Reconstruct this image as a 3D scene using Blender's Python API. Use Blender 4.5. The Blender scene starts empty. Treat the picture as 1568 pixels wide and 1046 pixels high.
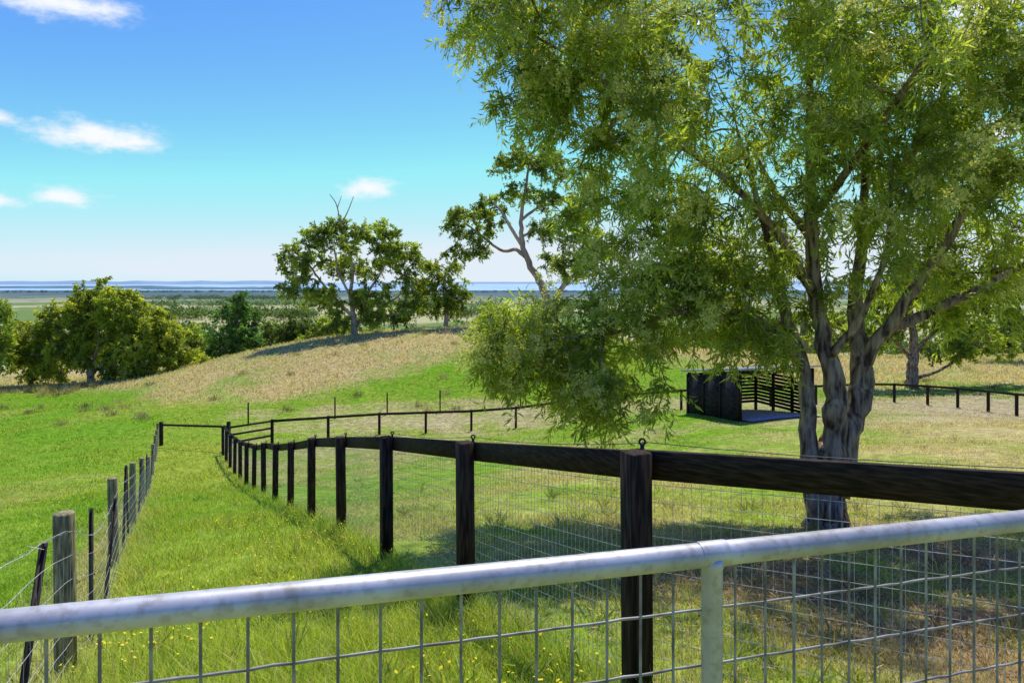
import bpy, math, numpy as np
from mathutils import Vector
rng=np.random.default_rng(7)
scene=bpy.context.scene
scene.view_settings.view_transform='Standard'
try: scene.view_settings.look='None'
except Exception: pass
scene.view_settings.exposure=0

# ------------------------------------------------------------ helpers
def nrm(a):
    return a/np.maximum(np.linalg.norm(a,axis=-1,keepdims=True),1e-9)
def empty(name,loc=(0,0,0)):
    o=bpy.data.objects.new(name,None); o.location=loc
    scene.collection.objects.link(o); return o
def mk(name,V,F,mat,parent=None,col=None,smooth=False):
    V=np.asarray(V,dtype=np.float32).reshape(-1,3)
    if isinstance(F,np.ndarray): FL=[F]
    else: FL=F
    me=bpy.data.meshes.new(name)
    me.vertices.add(len(V)); me.vertices.foreach_set('co',V.ravel())
    loops=np.concatenate([f.ravel() for f in FL]).astype(np.int32)
    sizes=np.concatenate([np.full(len(f),f.shape[1]) for f in FL]).astype(np.int32)
    starts=np.concatenate([[0],np.cumsum(sizes)[:-1]]).astype(np.int32)
    me.loops.add(len(loops)); me.loops.foreach_set('vertex_index',loops)
    me.polygons.add(len(sizes)); me.polygons.foreach_set('loop_start',starts)
    try: me.polygons.foreach_set('loop_total',sizes)
    except Exception: pass
    if smooth: me.polygons.foreach_set('use_smooth',np.ones(len(sizes),dtype=bool))
    me.update(calc_edges=True)
    if col is not None:
        a=me.color_attributes.new('Col','FLOAT_COLOR','POINT')
        c=np.ones((len(V),4),dtype=np.float32); c[:,:3]=col
        a.data.foreach_set('color',c.ravel())
    me.materials.append(mat)
    o=bpy.data.objects.new(name,me); scene.collection.objects.link(o)
    if parent: o.parent=parent
    return o
class Geo:
    def __init__(s): s.V=[];s.Q=[];s.T=[];s.n=0;s.C=[]
    def add(s,V,Q=None,T=None,col=None):
        V=np.asarray(V,dtype=float).reshape(-1,3)
        s.V.append(V)
        if Q is not None and len(Q): s.Q.append(np.asarray(Q)+s.n)
        if T is not None and len(T): s.T.append(np.asarray(T)+s.n)
        if col is not None: s.C.append(np.broadcast_to(col,V.shape))
        s.n+=len(V)
    def make(s,name,mat,parent=None,smooth=False):
        F=[]
        if s.Q: F.append(np.concatenate(s.Q))
        if s.T: F.append(np.concatenate(s.T))
        return mk(name,np.concatenate(s.V),F,mat,parent,np.concatenate(s.C) if s.C else None,smooth)
def segs(P0,P1,r0,r1,k=5):
    P0=np.asarray(P0,float).reshape(-1,3);P1=np.asarray(P1,float).reshape(-1,3);N=len(P0)
    r0=np.broadcast_to(r0,(N,));r1=np.broadcast_to(r1,(N,))
    a=nrm(P1-P0); ref=np.where(np.abs(a[:,2:3])>.8,np.array([[1.,0,0]]),np.array([[0,0,1.]]))
    u=nrm(np.cross(a,ref)); v=np.cross(a,u)
    th=np.arange(k)/k*2*math.pi
    d=u[:,None,:]*np.cos(th)[None,:,None]+v[:,None,:]*np.sin(th)[None,:,None]
    A=P0[:,None]+d*r0[:,None,None]; B=P1[:,None]+d*r1[:,None,None]
    V=np.concatenate([A,B],axis=1).reshape(-1,3)
    i=np.arange(k); j=(i+1)%k
    q=np.stack([i,j,j+k,i+k],1)
    Q=(q[None]+(np.arange(N)*2*k)[:,None,None]).reshape(-1,4)
    return V,Q
def catmull(P,n=5):
    P=np.asarray(P,float); out=[]
    Q=np.vstack([2*P[0]-P[1],P,2*P[-1]-P[-2]])
    for i in range(1,len(Q)-2):
        for t in np.arange(n)/n:
            a,b,c,d=Q[i-1],Q[i],Q[i+1],Q[i+2]
            out.append(.5*((2*b)+(-a+c)*t+(2*a-5*b+4*c-d)*t*t+(-a+3*b-3*c+d)*t**3))
    out.append(P[-1]); return np.array(out)
def tube(P,R,k=10,flute=0.0,cap=False):
    P=np.asarray(P,float);R=np.broadcast_to(np.asarray(R,float),(len(P),))
    T=np.gradient(P,axis=0);T=nrm(T)
    u=np.cross(T[0],[0,0,1.] if abs(T[0][2])<.8 else [1.,0,0]);u/=np.linalg.norm(u)
    V=[];th=np.arange(k)/k*2*math.pi
    for i in range(len(P)):
        u=u-T[i]*np.dot(u,T[i]);u/=np.linalg.norm(u);v=np.cross(T[i],u)
        rr=R[i]*(1+flute*np.sin(3*th+i*.25)+flute*.7*np.sin(5*th-i*.4)+flute*.6*rng.normal(size=k)*.5)
        V.append(P[i]+(u[None]*np.cos(th)[:,None]+v[None]*np.sin(th)[:,None])*rr[:,None])
    V=np.concatenate(V);i=np.arange(k);j=(i+1)%k
    q=np.stack([i,j,j+k,i+k],1);Q=(q[None]+(np.arange(len(P)-1)*k)[:,None,None]).reshape(-1,4)
    Tt=[]
    if cap:
        n=len(V);V=np.vstack([V,P[0],P[-1]])
        Tt=[[j2,i2,n] for i2,j2 in zip(i,j)]+[[i2+k*(len(P)-1),j2+k*(len(P)-1),n+1] for i2,j2 in zip(i,j)]
    return V,Q,np.array(Tt,dtype=int).reshape(-1,3)
def box(c,ax,ay,az,hx,hy,hz,bev=0.0):
    c=np.array(c,float);ax=np.array(ax,float);ay=np.array(ay,float);az=np.array(az,float)
    if bev<=0:
        pts=[(-hx,-hy),(hx,-hy),(hx,hy),(-hx,hy)]
    else:
        b=bev;pts=[(-hx+b,-hy),(hx-b,-hy),(hx,-hy+b),(hx,hy-b),(hx-b,hy),(-hx+b,hy),(-hx,hy-b),(-hx,-hy+b)]
    n=len(pts);V=[]
    lay=[(-hz,1),(hz-bev,1),(hz,1-bev/max(hx,1e-6))] if bev>0 else [(-hz,1),(hz,1)]
    for z,s in lay:
        for x,y in pts: V.append(c+ax*x*s+ay*y*s+az*z)
    Q=[]
    for l in range(len(lay)-1):
        for i in range(n):
            j=(i+1)%n;Q.append([l*n+i,l*n+j,(l+1)*n+j,(l+1)*n+i])
    T=[];m=(len(lay)-1)*n
    V.append(c+az*hz);V.append(c-az*hz);t=len(V)-2
    for i in range(n):
        j=(i+1)%n;T.append([m+i,m+j,t]);T.append([j,i,t+1])
    return V,Q,T
_h=rng.random((256,256))
def vnoise(x,y):
    xi=np.floor(x).astype(int);yi=np.floor(y).astype(int);fx=x-xi;fy=y-yi
    fx=fx*fx*(3-2*fx);fy=fy*fy*(3-2*fy)
    g=lambda a,b:_h[a%256,b%256]
    return (g(xi,yi)*(1-fx)+g(xi+1,yi)*fx)*(1-fy)+(g(xi,yi+1)*(1-fx)+g(xi+1,yi+1)*fx)*fy
def fbm(x,y,o=4):
    s=0;a=.5;t=0
    for i in range(o):
        s=s+a*vnoise(x*2**i+17.3*i,y*2**i+5.1*i);t+=a;a*=.5
    return s/t
def sst(a,b,x):
    t=np.clip((x-a)/(b-a),0,1);return t*t*(3-2*t)

# ------------------------------------------------------------ terrain height (camera eye is z=0)
ctrl=[]
for Y,Z in [(3.6,-2.31),(5.7,-2.75),(7.9,-3.21),(10,-3.69),(12.1,-4.2),(14.2,-4.74),(16.35,-5.28),(18.5,-5.8),(20.6,-6.3),(22.7,-6.78),(24.8,-7.21),(29,-7.9),(33.3,-8.45)]:
    ctrl.append((2.467-.4976*Y,Y,Z))
for Y,Z in [(4.87,-2.85),(9.25,-3.84),(13.6,-4.85),(18,-5.82),(26,-7.45),(36,-8.65)]:
    ctrl.append((-.778-.4976*Y,Y,Z))
ctrl+=[(2.62,2.29,-2.1),(4.83,10.5,-3.75),(0,0,-1.55),(3,0,-1.5),(-3,0,-1.8),(0,-10,-.6),(-15,-10,-1.5),(15,-10,0),
 (8,10,-3.45),(12,14,-3.9),(10,6,-2.6),(20,8,-2.4)]
for px,Y,Z in [(417,37,-8.75),(503,39,-8.95),(581,40.5,-9.05),(652,41.5,-9.15),(722,42,-9.16),(790,42,-8.96),(950,43,-8.35),(1043,43,-8.06),
 (1180,45,-8.2),(1370,47.5,-8.35),(1466,43.5,-8.0),(1556,39.5,-7.73),
 (1133,32,-6.52),(1055,36,-6.9),(1260,33.5,-6.5),
 (0,6,-3.5),(0,12,-4.9),(0,20,-6.6),(0,36,-9.3),(0,50,-10.4),(0,76,-11.6),(-470,20,-6.9),(-470,50,-11.5),(-470,76,-13),
 (130,76,-11.2),(250,49.6,-9.5),(250,76,-10.1),(350,76,-8.3),(450,76,-6.85),(545,77,-5.95),(700,80,-5.25),(850,80,-5.4),(1000,80,-7.4),
 (1150,80,-8.3),(1400,60,-8.5),(1400,80,-8.8),(1568,80,-8.6),(2000,80,-9),(2000,40,-6.5),
 (700,60,-7.15),(700,50,-8.5),(545,60,-7.8),(430,50.6,-9.2),(350,60,-9.0),(900,60,-7.6),(100,62,-10.9)]:
    ctrl.append(((px-784)/1045*Y,Y,Z))
ctrl+=[(5,20,-5.4),(8,20,-5.05),(15,20,-4.65),(0,30,-7.3),(5,30,-6.95),(20,32,-6.3),(30,33,-6.9),(0,20,-5.75),(0,14,-4.4),
 (-30,92,-9.5),(0,95,-8.5),(40,95,-10.5),(-60,92,-13.5)]
C=np.array(ctrl);n=len(C)
def ker(d): return np.where(d>0,d*d*np.log(np.maximum(d,1e-9)),0)
D=np.linalg.norm(C[:,None,:2]-C[None,:,:2],axis=-1)
A=np.zeros((n+3,n+3));A[:n,:n]=ker(D)+np.eye(n)*.3;A[:n,n]=1;A[:n,n+1:]=C[:,:2];A[n,:n]=1;A[n+1:,:n]=C[:,:2].T
W=np.linalg.solve(A,np.concatenate([C[:,2],[0,0,0]]))
def hgt(X,Y):
    X=np.atleast_1d(np.asarray(X,float));Y=np.atleast_1d(np.asarray(Y,float));sh=X.shape;X=X.ravel();Y=Y.ravel()
    out=np.zeros(len(X))
    for s in range(0,len(X),20000):
        x=X[s:s+20000];y=Y[s:s+20000]
        yc=np.clip(y,-12,96);xc=np.clip(x,-75,75)
        d=np.sqrt((xc[:,None]-C[None,:,0])**2+(yc[:,None]-C[None,:,1])**2)
        z=ker(d)@W[:n]+W[n]+W[n+1]*xc+W[n+2]*yc
        f=np.interp(y,[90,120,200,300,700,2000,5000,5600,6500],[-10,-16,-25,-33,-47,-60,-68.3,-69.5,-75])
        f=f+(fbm(x/300,y/300)-.5)*np.clip((y-100)/50,0,1)*4*(1-np.clip((y-3000)/2000,0,1))
        t=sst(84,128,y)
        out[s:s+20000]=z*(1-t)+f*t
    return out.reshape(sh)
def gz(x,y): return float(hgt(x,y)[0])

GREEN=np.array([.235,.45,.022]);LIME=np.array([.42,.51,.055]);DRY=np.array([.72,.57,.25]);PINK=np.array([.68,.54,.34]);DIRT=np.array([.32,.19,.10])
def masks(X,Y):
    b=X/np.maximum(Y,1)
    yb=np.interp(b,[-.9,-.75,-.6,-.51,-.34,-.18,-.08,0.0,.08,.2,.5],[74,69,62,52,52,53,56,63,77,62,50])
    nz=fbm(X/6,Y/9)-.5;n2=fbm(X/1.3+9,Y/1.6)-.5
    dry=sst(-1,8,Y-yb+nz*14+n2*5)*np.clip(.92+nz*.9+n2*.7,.4,1)
    side=X-(2.467-.4976*Y)
    pad=sst(-.1,.3,side)*(Y<50)
    pd=pad*np.clip(.20+.40*sst(16,30,Y)*sst(.05,.5,b)+nz*1.2+n2*1.3+.3*sst(.45,.7,b),0,.9)
    dry=np.maximum(dry,pd)
    ls=X-(-.778-.4976*Y)
    st=np.exp(-((ls+.35)/.45)**2)*.8*(Y<22)
    dry=np.maximum(dry,np.clip(st*(0.7+n2),0,1))
    lf=(ls<-.9)&(Y<60)
    dry=np.where(lf,np.maximum(dry,np.clip((nz-.05)*1.6,0,.4)),dry)
    dirt=np.exp(-(((X-4.4)/3.2)**2+((Y-6.6)/3.4)**2))*sst(-.10,.14,n2+nz*.6)*pad
    return np.clip(dry,0,1),np.clip(dirt,0,1),pad,nz,n2
def lane(X,Y): return ((X-(2.467-.4976*Y))<.1)&((X-(-.778-.4976*Y))>-.3)
def gcol(X,Y):
    dry,dirt,pad,nz,n2=masks(X,Y)
    lm=np.clip(.40+nz*1.6+n2*1.0+.40*lane(X,Y)+.25*pad,0,1)
    g=GREEN+(LIME-GREEN)*lm[:,None]
    dc=DRY+(PINK-DRY)*(pad*sst(25,34,Y+0*X)*.8)[:,None]
    c=g*(1-dry[:,None])+dc*dry[:,None]
    c=c*(1-dirt[:,None])+DIRT*dirt[:,None]
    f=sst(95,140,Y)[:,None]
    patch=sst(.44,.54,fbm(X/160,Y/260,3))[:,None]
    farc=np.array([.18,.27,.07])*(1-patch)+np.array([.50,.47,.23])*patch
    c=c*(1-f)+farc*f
    hz=(sst(1200,3800,Y)*.9)[:,None]  # painted aerial haze: ground colour fades to blue-green with distance
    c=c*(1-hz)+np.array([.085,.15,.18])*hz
    return c

# ------------------------------------------------------------ materials
def mat(name):
    m=bpy.data.materials.new(name);m.use_nodes=True
    nt=m.node_tree;return m,nt,nt.nodes['Principled BSDF']
def noise_ramp(nt,scale,c0,c1,vec_scale=(1,1,1),detail=6,p0=.35,p1=.65):
    tc=nt.nodes.new('ShaderNodeTexCoord');mp=nt.nodes.new('ShaderNodeMapping');mp.inputs['Scale'].default_value=vec_scale
    nz=nt.nodes.new('ShaderNodeTexNoise');nz.inputs['Scale'].default_value=scale;nz.inputs['Detail'].default_value=detail
    r=nt.nodes.new('ShaderNodeValToRGB');r.color_ramp.elements[0].position=p0;r.color_ramp.elements[1].position=p1
    r.color_ramp.elements[0].color=(*c0,1);r.color_ramp.elements[1].color=(*c1,1)
    nt.links.new(tc.outputs['Object'],mp.inputs['Vector']);nt.links.new(mp.outputs[0],nz.inputs['Vector']);nt.links.new(nz.outputs['Fac'],r.inputs[0])
    return nz,r
def simple(name,c0,c1,scale=8,vs=(1,1,1),rough=.8,metal=0,bump=.0,bd=.01,p0=.35,p1=.65,spec=.3):
    m,nt,p=mat(name);nz,r=noise_ramp(nt,scale,c0,c1,vs,8,p0,p1)
    nt.links.new(r.outputs[0],p.inputs['Base Color']);p.inputs['Roughness'].default_value=rough;p.inputs['Metallic'].default_value=metal
    p.inputs['Specular IOR Level'].default_value=spec
    if bump>0:
        b=nt.nodes.new('ShaderNodeBump');b.inputs['Strength'].default_value=bump;b.inputs['Distance'].default_value=bd
        nt.links.new(nz.outputs['Fac'],b.inputs['Height']);nt.links.new(b.outputs[0],p.inputs['Normal'])
    return m
def leafmat(name,trans=.35,rough=.5,spec=.3,tint=(1.3,1.25,.5)):
    m,nt,p=mat(name);at=nt.nodes.new('ShaderNodeAttribute');at.attribute_name='Col'
    nt.links.new(at.outputs['Color'],p.inputs['Base Color']);p.inputs['Roughness'].default_value=rough
    p.inputs['Specular IOR Level'].default_value=spec
    tr=nt.nodes.new('ShaderNodeBsdfTranslucent');mx=nt.nodes.new('ShaderNodeMixShader');mx.inputs[0].default_value=trans
    mu=nt.nodes.new('ShaderNodeVectorMath');mu.operation='MULTIPLY';mu.inputs[1].default_value=tint
    nt.links.new(at.outputs['Color'],mu.inputs[0]);nt.links.new(mu.outputs[0],tr.inputs['Color'])
    out=nt.nodes['Material Output'];nt.links.new(p.outputs[0],mx.inputs[1]);nt.links.new(tr.outputs[0],mx.inputs[2]);nt.links.new(mx.outputs[0],out.inputs['Surface'])
    return m
M_leaf=leafmat('leaf',.52,.45,.35,(1.5,1.45,.6))
M_grass=leafmat('grass_blades',.4,.6,.12,(1.2,1.15,.7))
M_flower=leafmat('petal',.2,.6,.1,(1,1,1))
M_bloss=leafmat('wattle_blossom',.45,.7,.05,(1.1,1.1,.8))
M_bark=simple('bark',(.08,.052,.030),(.50,.36,.22),4.5,(3.2,3.2,.6),.9,0,1.0,.06,.36,.64,.1)
M_gum=simple('gum_bark',(.26,.17,.11),(.62,.45,.31),1.2,(1,1,.4),.85)
M_timber=simple('stained_timber',(.014,.009,.006),(.085,.054,.033),9,(5,5,.5),.75,0,.5,.005,.4,.78,.12)
M_rail=simple('stained_rail',(.014,.010,.007),(.065,.044,.029),14,(.7,.7,6),.75,0,.4,.003,.4,.78,.12)
M_pine=simple('weathered_pine_post',(.11,.095,.045),(.38,.33,.17),10,(5,5,.6),.85,0,.6,.005,.35,.65,.1)
M_black=simple('black_plastic',(.008,.008,.008),(.02,.02,.02),5,(1,1,1),.45)
M_picket=simple('star_picket_steel',(.014,.011,.009),(.06,.04,.028),9,(1,1,1),.7)
M_wire=simple('zinc_wire',(.30,.30,.27),(.62,.62,.58),30,(1,1,1),.55,.25)
M_dkwire=simple('old_wire',(.10,.10,.09),(.24,.23,.21),30,(1,1,1),.6,.4)
M_galv2=simple('galvanised_mesh_wire',(.13,.12,.105),(.36,.345,.31),20,(1,1,1),.55,.25)
M_panel=simple('dark_ply',(.016,.014,.013),(.045,.038,.033),3,(1,1,3),.8,0,0,.01,.35,.65,.1)
M_roof=simple('roof_metal',(.30,.31,.31),(.42,.43,.43),3,(1,1,1),.4,.5)
M_gravel=simple('gravel',(.30,.25,.20),(.64,.55,.46),9,(1,1,1),.95,0,.5,.02)
m,nt,p=mat('galvanised_pipe');nz,r=noise_ramp(nt,7,(.35,.34,.315),(.56,.55,.52),(1,1,1),10,.35,.65)
nz2,r2=noise_ramp(nt,60,(.60,.52,.42),(1,1,1),(1,1,1),8,.33,.50)
mu=nt.nodes.new('ShaderNodeMix');mu.data_type='RGBA';mu.blend_type='MULTIPLY';mu.inputs['Factor'].default_value=.5
nt.links.new(r.outputs[0],mu.inputs['A']);nt.links.new(r2.outputs[0],mu.inputs['B']);nt.links.new(mu.outputs['Result'],p.inputs['Base Color'])
p.inputs['Metallic'].default_value=.3;p.inputs['Specular IOR Level'].default_value=.3
mr_=nt.nodes.new('ShaderNodeMapRange');mr_.inputs['To Min'].default_value=.36;mr_.inputs['To Max'].default_value=.56;nt.links.new(nz2.outputs['Fac'],mr_.inputs['Value']);nt.links.new(mr_.outputs[0],p.inputs['Roughness'])
bp=nt.nodes.new('ShaderNodeBump');bp.inputs['Strength'].default_value=.2;bp.inputs['Distance'].default_value=.001;nt.links.new(nz2.outputs['Fac'],bp.inputs['Height']);nt.links.new(bp.outputs[0],p.inputs['Normal'])
M_galv=m
m,nt,p=mat('ground');at=nt.nodes.new('ShaderNodeAttribute');at.attribute_name='Col'
nz,r=noise_ramp(nt,3.0,(.5,.5,.5),(1.15,1.15,1.15),(1,1,1),10,.3,.7)
mu=nt.nodes.new('ShaderNodeMix');mu.data_type='RGBA';mu.blend_type='MULTIPLY';mu.inputs['Factor'].default_value=1
nt.links.new(at.outputs['Color'],mu.inputs['A']);nt.links.new(r.outputs[0],mu.inputs['B']);nt.links.new(mu.outputs['Result'],p.inputs['Base Color'])
p.inputs['Roughness'].default_value=.95;p.inputs['Specular IOR Level'].default_value=.05
M_ground=m

# ------------------------------------------------------------ ground
rows=np.concatenate([np.linspace(-14,60,260),60+np.cumsum(np.linspace(.35,1.2,90)),np.geomspace(132,6600,90)])
cols=np.linspace(-1,1,241);cols=cols*(.55+.45*cols**2)
YY,UU=np.meshgrid(rows,cols,indexing='ij');XX=UU*(np.maximum(YY,0)*1.5+30)
ZZ=hgt(XX,YY)+(fbm(XX/1.7,YY/1.7,3)-.5)*.10*(YY<140)
nr,nc=XX.shape;idx=np.arange(nr*nc).reshape(nr,nc)
Q=np.stack([idx[:-1,:-1],idx[:-1,1:],idx[1:,1:],idx[1:,:-1]],-1).reshape(-1,4)
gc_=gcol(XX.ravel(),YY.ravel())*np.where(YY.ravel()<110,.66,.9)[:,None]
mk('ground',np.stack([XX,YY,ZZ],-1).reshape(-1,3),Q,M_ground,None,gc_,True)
m,nt,p=mat('sea_water');p.inputs['Roughness'].default_value=.6;p.inputs['Specular IOR Level'].default_value=.15
nz,r=noise_ramp(nt,.002,(.24,.38,.50),(.34,.47,.58),(1,.3,1),4);nt.links.new(r.outputs[0],p.inputs['Base Color'])
mk('sea',[(-90000,3000,-70),(90000,3000,-70),(90000,90000,-70),(-90000,90000,-70)],np.array([[0,1,2,3]]),m)
M_far=simple('hazy_land',(.06,.12,.14),(.10,.18,.20),.004,(1,1,1),1)  # both far-land materials carry atmospheric haze in their bluish base colours
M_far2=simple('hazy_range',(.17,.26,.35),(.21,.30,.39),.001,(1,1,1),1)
def headland(name,x0,x1,y,depth,top,mt,seed):
    xs=np.linspace(x0,x1,120);t=(xs-x0)/(x1-x0)
    h=-70.5+(top+70)*(np.clip(np.minimum(t,1-t)*7,0,1)**.6)*(.55+.6*fbm(t*14+seed,t*0+seed,4))
    V=np.concatenate([np.stack([xs,xs*0+y,xs*0-72],1),np.stack([xs,xs*0+y+depth*.3,h],1),np.stack([xs,xs*0+y+depth,xs*0-72],1)])
    i=np.arange(119);Q=np.concatenate([np.stack([i,i+1,i+121,i+120],1),np.stack([i+120,i+121,i+241,i+240],1)])
    mk(name,V,Q,mt,None,None,True)
headland('peninsula',-3600,-1750,6300,900,-44,M_far,3)
headland('peninsula',-9500,-3300,7600,900,-42,M_far,9)
headland('far_hills',-19000,-5500,20000,2500,45,M_far2,5)
headland('far_hills',-7000,9000,26000,2500,10,M_far2,8)
headland('far_hills',3000,24000,22000,2500,50,M_far2,2)

# ------------------------------------------------------------ grass
def leafquads(P,ax,L,Wd,r,curl=.12):
    N=len(P);ax=nrm(ax);s=nrm(np.cross(ax,r.normal(size=(N,3))));n3=np.cross(ax,s)
    L=L[:,None];Wd=Wd[:,None]
    m=P+ax*L*.5+n3*L*curl
    return np.stack([P,m+s*Wd*.5,P+ax*L,m-s*Wd*.5],1).reshape(-1,3),(np.arange(N*4).reshape(N,4))
def grass(name,N,y0,y1,bmax,hfun,wfun,seg2,colk=1.35,seed=1):
    r=np.random.default_rng(seed)
    Y=np.exp(r.uniform(math.log(y0),math.log(y1),N));b=r.uniform(-bmax,bmax,N);X=b*(Y+1.5)
    dry,dirt,pad,nz,n2=masks(X,Y)
    keep=r.random(N)>dirt*.88
    keep&=~((X>9.2)&(X<15.6)&(Y>31.0)&(Y<37.8)&((X-10.69)*.948+(Y-32)*.32>-.1)&((X-10.69)*.948+(Y-32)*.32<4.3))
    keep&=((X-4.83)**2+(Y-10.5)**2)>.16
    X=X[keep];Y=Y[keep];dry=dry[keep];pad=pad[keep];nz=nz[keep];n2=n2[keep];N=len(X)
    Z=hgt(X,Y)-.02
    h=hfun(X,Y,dry,pad,nz,n2)*r.uniform(.5,1.35,N);w=wfun(Y)*r.uniform(.6,1.4,N)
    a=r.uniform(0,2*math.pi,N);side=np.stack([np.cos(a),np.sin(a),a*0],1)
    la=r.uniform(0,2*math.pi,N);l=r.uniform(.2,1.1,N)*h;lean=np.stack([np.cos(la)*l-.08*h,np.sin(la)*l,0*l],1)
    P=np.stack([X,Y,Z],1);up=np.array([0,0,1.])
    c=gcol(X,Y)*colk*r.uniform(.65,1.3,(N,1))*(1+r.normal(0,.07,(N,3)))
    straw=(r.random(N)<np.where(X<-.8-.4976*Y,.04,.08))[:,None];c=np.where(straw,DRY*1.1,c);c=np.clip(c,0,.85)
    s=side*w[:,None]*.5
    if seg2:
        mid=P+lean*.35+up*(h*.6)[:,None];tip=P+lean+up*h[:,None]
        V=np.stack([P-s,P+s,mid-s*.75,mid+s*.75,tip],1).reshape(-1,3)
        k=np.arange(N)*5
        T=np.concatenate([np.stack([k,k+1,k+3],1),np.stack([k,k+3,k+2],1),np.stack([k+2,k+3,k+4],1)])
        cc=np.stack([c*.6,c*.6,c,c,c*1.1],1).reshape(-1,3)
    else:
        tip=P+lean+up*h[:,None];V=np.stack([P-s,P+s,tip],1).reshape(-1,3)
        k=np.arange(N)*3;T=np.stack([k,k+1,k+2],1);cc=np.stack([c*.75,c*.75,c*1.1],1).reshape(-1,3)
    mk(name,V,T,M_grass,None,np.clip(cc,0,.85))
def hn(X,Y,dry,pad,nz,n2):
    h=np.where(pad>.5,.065,np.where(lane(X,Y),.135,.085))
    h=h*(1+n2*1.6+nz*.6)
    d=np.abs(X-(2.467-.4976*Y));h=h+.10*np.exp(-(d/.22)**2)
    return np.clip(h,.025,.4)
def hf(X,Y,dry,pad,nz,n2):
    h=np.where(pad>.5,.08,.12)*(1+n2)+.20*dry*(Y>48)
    return np.clip(h,.05,.5)
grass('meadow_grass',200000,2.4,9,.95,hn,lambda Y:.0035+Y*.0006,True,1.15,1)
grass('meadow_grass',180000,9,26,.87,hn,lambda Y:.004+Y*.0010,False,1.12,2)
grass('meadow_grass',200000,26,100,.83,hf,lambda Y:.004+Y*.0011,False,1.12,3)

def flowers(N=850):
    g=Geo();r=np.random.default_rng(5)
    Y=np.exp(r.uniform(math.log(3.2),math.log(30),N*4));t=r.uniform(0,1,N*4)
    X=(-.778-.4976*Y)+t*3.245
    k=(fbm(X/1.4,Y/1.9)+r.uniform(-.16,.16,len(X)))>.52;X=X[k][:N];Y=Y[k][:N]
    ex=np.stack([r.uniform(0,1.4,6)-.6,r.uniform(3.3,5,6)],1);X=np.append(X,ex[:,0]);Y=np.append(Y,ex[:,1])
    Z=hgt(X,Y);h=r.uniform(.10,.26,len(X));P=np.stack([X,Y,Z+h],1);n_=len(X)
    B=np.stack([X+r.normal(0,.02,n_),Y,Z],1)
    V,Q=segs(B,P,.0018,.0014,3);g.add(V,Q,col=np.array([.14,.25,.05]))
    th=np.arange(8)/8*2*math.pi;rad=np.repeat(r.uniform(.007,.013,n_)[:,None],8,1)*np.where(np.arange(8)%2,1,.75)
    tl=r.normal(0,.35,(n_,2))
    dx=np.cos(th)[None]*rad;dy=np.sin(th)[None]*rad;dz=dx*tl[:,:1]+dy*tl[:,1:]+.003
    ring=P[:,None]+np.stack([dx,dy,dz],-1)
    V=np.concatenate([P[:,None]+np.array([0,0,.006]),ring],1).reshape(-1,3)
    i=np.arange(8);T=np.stack([i*0,i+1,(i+1)%8+1],1);T=(T[None]+(np.arange(n_)*9)[:,None,None]).reshape(-1,3)
    g.add(V,T=T,col=np.array([.85,.68,.03]));g.make('yellow_wildflowers',M_flower)
flowers()
def weeds():
    r=np.random.default_rng(88);g=Geo();n_=420
    Y=np.exp(r.uniform(math.log(3.0),math.log(22),n_));bb=r.uniform(-.85,.85,n_);X=bb*(Y+1)
    for x,y in zip(X,Y):
        z=gz(x,y);N=22;sc=r.uniform(.6,1.4);a=r.uniform(0,2*math.pi,N)
        ax=np.stack([np.cos(a),np.sin(a),r.uniform(.5,1.8,N)],1);P=np.array([x,y,z])+r.normal(0,.03,(N,3))*np.array([1,1,0])
        V,Q=leafquads(P,ax,r.uniform(.10,.24,N)*sc,np.full(N,.012*sc),r);pd=gcol(np.array([x]),np.array([y]))[0]
        g.add(V,Q,col=np.repeat(pd*r.uniform(.55,1.1)*r.uniform(.7,1.3,(N,1)),4,0))
    g.make('grass_tufts',M_grass)
weeds()
def litter():
    r=np.random.default_rng(77);N=9000
    X=r.normal(4.2,2.2,N);Y=r.normal(7.4,2.2,N);k=(Y>2.6)&(X-(2.467-.4976*Y)>.1);X=X[k];Y=Y[k];N=len(X)
    P=np.stack([X,Y,hgt(X,Y)+r.uniform(.0,.045,N)],1);ax=r.normal(size=(N,3))*np.array([1,1,.2]);ax=nrm(ax)
    s=nrm(np.cross(ax,np.array([0,0,1.])+r.normal(0,.3,(N,3))));L=r.uniform(.06,.13,(N,1));w=.007
    V=np.stack([P,P+ax*L*.5+s*w,P+ax*L,P+ax*L*.5-s*w],1).reshape(-1,3)
    mk('leaf_litter',V,np.arange(N*4).reshape(N,4),M_grass,None,np.repeat(np.array([.52,.34,.19])*r.uniform(.5,1.3,(N,1)),4,0))
litter()

# ------------------------------------------------------------ timber paddock fence
fd=nrm(np.array([-.4976,1,0.]));fn=np.array([fd[1],-fd[0],0.])
zup=np.array([0,0,1.])
fence=empty('timber_paddock_fence')
gp=Geo();grl=Geo();gm=Geo();gi=Geo();gw=Geo()
posts=[(2.62,2.29)]+[(2.467-.4976*2.12*(i+.71),2.12*(i+.71)) for i in range(1,16)]
tops=[]
def addbox(g,*a,**k):
    V,Q,T=box(*a,**k);g.add(V,Q,T)
for i,(x,y) in enumerate(posts):
    z=gz(x,y);t=z+1.42+(0.0 if i<2 else rng.normal(0,.012));tops.append(t)
    tw=rng.normal(0,.04);d=np.array([fd[0]*math.cos(tw)-fd[1]*math.sin(tw),fd[0]*math.sin(tw)+fd[1]*math.cos(tw),0]);nn=np.array([d[1],-d[0],0])
    addbox(gp,(x,y,(z-.25+t)/2),nn,d,nrm(np.array([rng.normal(0,.008),rng.normal(0,.008),1])),.0625,.0625,(t-z+.25)/2,bev=.007)
tops[0]=-.70
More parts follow.
